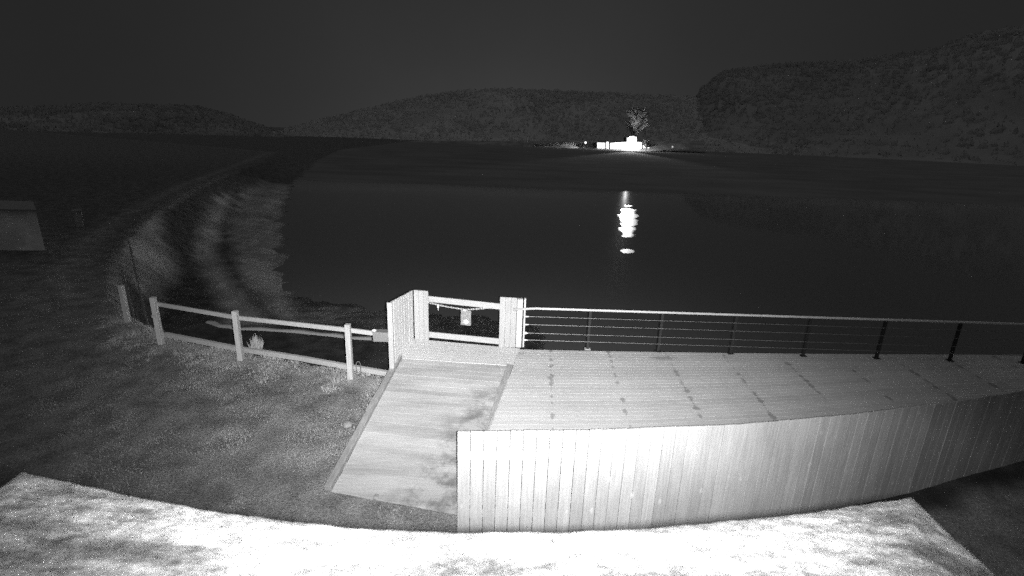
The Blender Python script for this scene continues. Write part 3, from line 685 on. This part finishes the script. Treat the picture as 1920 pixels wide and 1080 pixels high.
# ------------------------------------------------------------------ lit pavilion across the water
def emis(name, s_):
    m = bpy.data.materials.new(name); m.use_nodes = True; t = m.node_tree; t.nodes.clear(); o_ = t.nodes.new('ShaderNodeOutputMaterial'); e = t.nodes.new('ShaderNodeEmission')
    n = tex(t, 'noise', .8); t.links.new(mr(t, n, .3, .7, s_ * .85, s_ * 1.15), e.inputs[1]); t.links.new(e.outputs[0], o_.inputs[0]); return m
M_glow = emis('lit_glass', 2.4)
YB = 247.0
def B(x, y): return aty(x, y, YB)
p0 = B(1165, 284); pav = thing('pavilion', (p0.x, YB, p0.z), 'long brightly lit glazed pavilion on the far shore', 'pavilion')
def slab(name, x0, x1, y0, y1, mat, par, th=.3, dy=0, yl=None, yr=None):
    """upright panel seen between the columns x0..x1 and rows y0..y1 of the photograph"""
    a0, a1, b0_, b1 = B(x0, yl or y0), B(x1, yr or y0), B(x0, y1), B(x1, y1 + .4); m = MB()
    f0 = dy; q = [b0_, b1, b1, b0_, a0, a1, a1, a0]; ys = [f0, f0, f0 + th, f0 + th] * 2
    m.hexa([Vector((p.x, p.y + yy, p.z)) for p, yy in zip(q, ys)], .5); return m.build(name, mat, par)
for x0, x1, yl, yr, y1 in ((1120, 1134.5, 267.5, 268, 277.5), (1137, 1141, 266, 266, 278.5), (1144, 1160, 268.6, 267, 279.5), (1160.4, 1175, 267, 266.2, 280.5), (1175.4, 1190, 266.2, 266, 281), (1190.4, 1203, 266, 267, 281)):
    slab('window', x0, x1, yl, y1, M_glow, pav, .2, 0, yl, yr)
slab('gable_window', 1180, 1189.5, 255, 257.2, M_glow, pav, .2, 0, 256, 255.4)
slab('gable_window', 1176, 1193.5, 257.5, 265.6, M_glow, pav, .2, 0, 258.5, 256.6)
slab('wall', 1116, 1206, 268, 283, M_dark, pav, 8, .5, 267.5, 265.6)
slab('gable', 1174.5, 1195, 257.6, 265, M_dark, pav, 6, .5, 258, 256)
slab('terrace', 1112, 1222, 282.2, 286, M_stone, pav, 5, -4.6)
for x in (1135.7, 1142.5): slab('pillar', x - 1.1, x + 1.1, 263, 281, M_dark, pav, .4, -.6)
# banked shore under the pavilion and the far field lit from its side
M_shore = plain('shore_field', .28, .95, .05, 0, .3, .2)
def shore_strip(name, x0, x1, ytop, ybot, label):
    m = MB(); N = 40; K = 6; 
    for i in range(N + 1):
        x = x0 + (x1 - x0) * i / N; a_, b_ = aty(x, ybot, 243), aty(x, ytop, 262)
        for k in range(K + 1):
            p = a_.lerp(b_, k / K); m.v.append((p.x, p.y, p.z + .25 * mnoise.noise(Vector((p.x * .3, p.y * .3, 0)))))
    for i in range(N):
        for k in range(K): m.f.append((i * (K + 1) + k, (i + 1) * (K + 1) + k, (i + 1) * (K + 1) + k + 1, i * (K + 1) + k + 1)); m.c.append(.5)
    tag(m.build(name, M_shore, smooth=True), label, 'shore', kind='structure')
shore_strip('shore', 600, 1320, 264, 283, 'grassy strip of far shore beside the lit pavilion')
# leafy bank added beside the left lamp, standing in for its glow in mist
rnd = random.Random(12); m = MB(); N = 60
for i in range(1400):
    q = rnd.random(); x = 1000 + 93 * q; p_ = aty(x, 277 - rnd.random() * (10 if q > .3 else 7), 251.2 + rnd.random() * .9); r_ = rnd.uniform(.15, .34)
    n0 = len(m.v)
    for _ in range(4): m.v.append((p_.x + rnd.uniform(-r_, r_), p_.y + rnd.uniform(-r_, r_) * .6, p_.z + rnd.uniform(-r_, r_)))
    m.f.append((n0, n0 + 1, n0 + 2, n0 + 3)); m.c.append(rnd.random())
for i in range(12):
    a_, b_ = aty(1000 + 93 * i / 12, 276, 251.9), aty(1000 + 93 * (i + 1) / 12, 276, 251.9); m.beam(a_ + Vector((0, 0, .3)), b_ + Vector((0, 0, .3)), .7, 2.1)
tag(m.build('glow_bank', plain('glow_bank_leaf', .3, .9, .1, 0, .3, .6)), 'low bank added on the far shore to show the left lamp glow, running left from the pavilion', 'glow_bank')
# lamp standards
def lamp_std(px_, py_, foot, r, energy, label, glow=6, Y=243.5, spot=None, beam=0):
    h = aty(px_, py_, Y); f = aty(px_, foot, Y); th = thing('floodlight_mast', (h.x, h.y, f.z), label, 'lamp', 'lamps on the far shore')
    m = MB(); m.tube([(h.x, h.y, f.z - 1), (h.x, h.y, h.z)], .07, 6); m.build('mast', M_dark, th)
    m = MB(); m.ball(h, r, 10, 6); mm = emis('lamp_glow', glow); g_ = m.build('lamp_head', mm, th, smooth=True)
    if beam:
        l_ = bpy.data.lights.new('lamp_beam', 'SPOT'); l_.energy = beam; l_.shadow_soft_size = .5; l_.spot_size = rad(24); l_.spot_blend = .6
        o_ = bpy.data.objects.new('lamp_beam', l_); COL.objects.link(o_); o_.location = (h.x, h.y - r - .8, h.z); o_.rotation_euler = Vector((-h.x, -h.y, -5)).to_track_quat('-Z', 'Y').to_euler()
    if energy:
        l_ = bpy.data.lights.new('lamp_light', 'SPOT' if spot else 'POINT'); l_.energy = energy; l_.shadow_soft_size = .35; o_ = bpy.data.objects.new('lamp_light', l_)
        COL.objects.link(o_); o_.location = (h.x, h.y - r - .5, h.z)
        if spot:
            l_.spot_size = spot[1]; l_.spot_blend = .8; dvec = Vector(spot[0]); o_.rotation_euler = dvec.to_track_quat('-Z', 'Y').to_euler()
    return h
h1 = lamp_std(1181, 261, 282, .9, 9000, 'tall floodlight shining over the water in front of the pavilion gable', beam=400000)
h2 = lamp_std(1098, 267.5, 277, .45, 5000, 'low lamp left of the pavilion lighting the shore grass', 3, 249.5, ((-1, .1, -.14), rad(64)))
h3 = lamp_std(1261, 275.5, 283, .42, 0, 'single faint lamp on the shore well right of the pavilion', .6)
# trees by the pavilion
def bare_tree(px_, foot, top, spread, Y, label, seed, cat='tree'):
    rnd = random.Random(seed); f = aty(px_, foot, Y); t_ = aty(px_, top, Y); H = t_.z - f.z
    th = thing('bare_tree', (f.x, f.y, f.z), label, cat, 'trees by the pavilion'); tr = MB(); cr_ = MB()
    tr.tube([(f.x, f.y, f.z - .3), (f.x + .1, f.y, f.z + H * .3), (f.x + .3, f.y, f.z + H * .55)], [.38, .28, .16], 7)
    def grow(p, d, l, r, k):
        q = p + d * l; cr_.tube([p, p.lerp(q, .5) + Vector((rnd.uniform(-.1, .1), rnd.uniform(-.1, .1), rnd.uniform(-.1, .1))) * l * .4, q], [r, r * .8, r * .6], 4, caps=False)
        if k:
            for _ in range(3 if k > 1 else 4):
                nd = (d + Vector((rnd.uniform(-1, 1), rnd.uniform(-1, 1), rnd.uniform(-.25, .8))) * .75).normalized(); grow(p.lerp(q, rnd.uniform(.5, 1)), nd, l * rnd.uniform(.6, .85), r * .6, k - 1)
    for _ in range(11):
        a_ = rnd.uniform(0, 6.28); s0_ = Vector((f.x + .2, f.y, f.z + H * rnd.uniform(.18, .5)))
        grow(s0_, Vector((math.cos(a_) * spread, math.sin(a_) * spread, rnd.uniform(.5, 1.2))).normalized(), H * .19, .26, 4)
    tr.build('trunk', M_bark, th); cr_.build('crown', M_bark, th)
bare_tree(1184, 282, 192, .32, 252.5, 'bare tree with wispy lit branches rising behind the pavilion gable', 4)
bare_tree(1210, 284, 258, .9, 241.5, 'low dark bare tree in front of the right end of the pavilion', 8)
slab('window', 1205, 1211, 268, 280, M_glow, pav, .2, 1); slab('window', 1213, 1218.5, 276.5, 280.5, M_glow, pav, .2, 1)
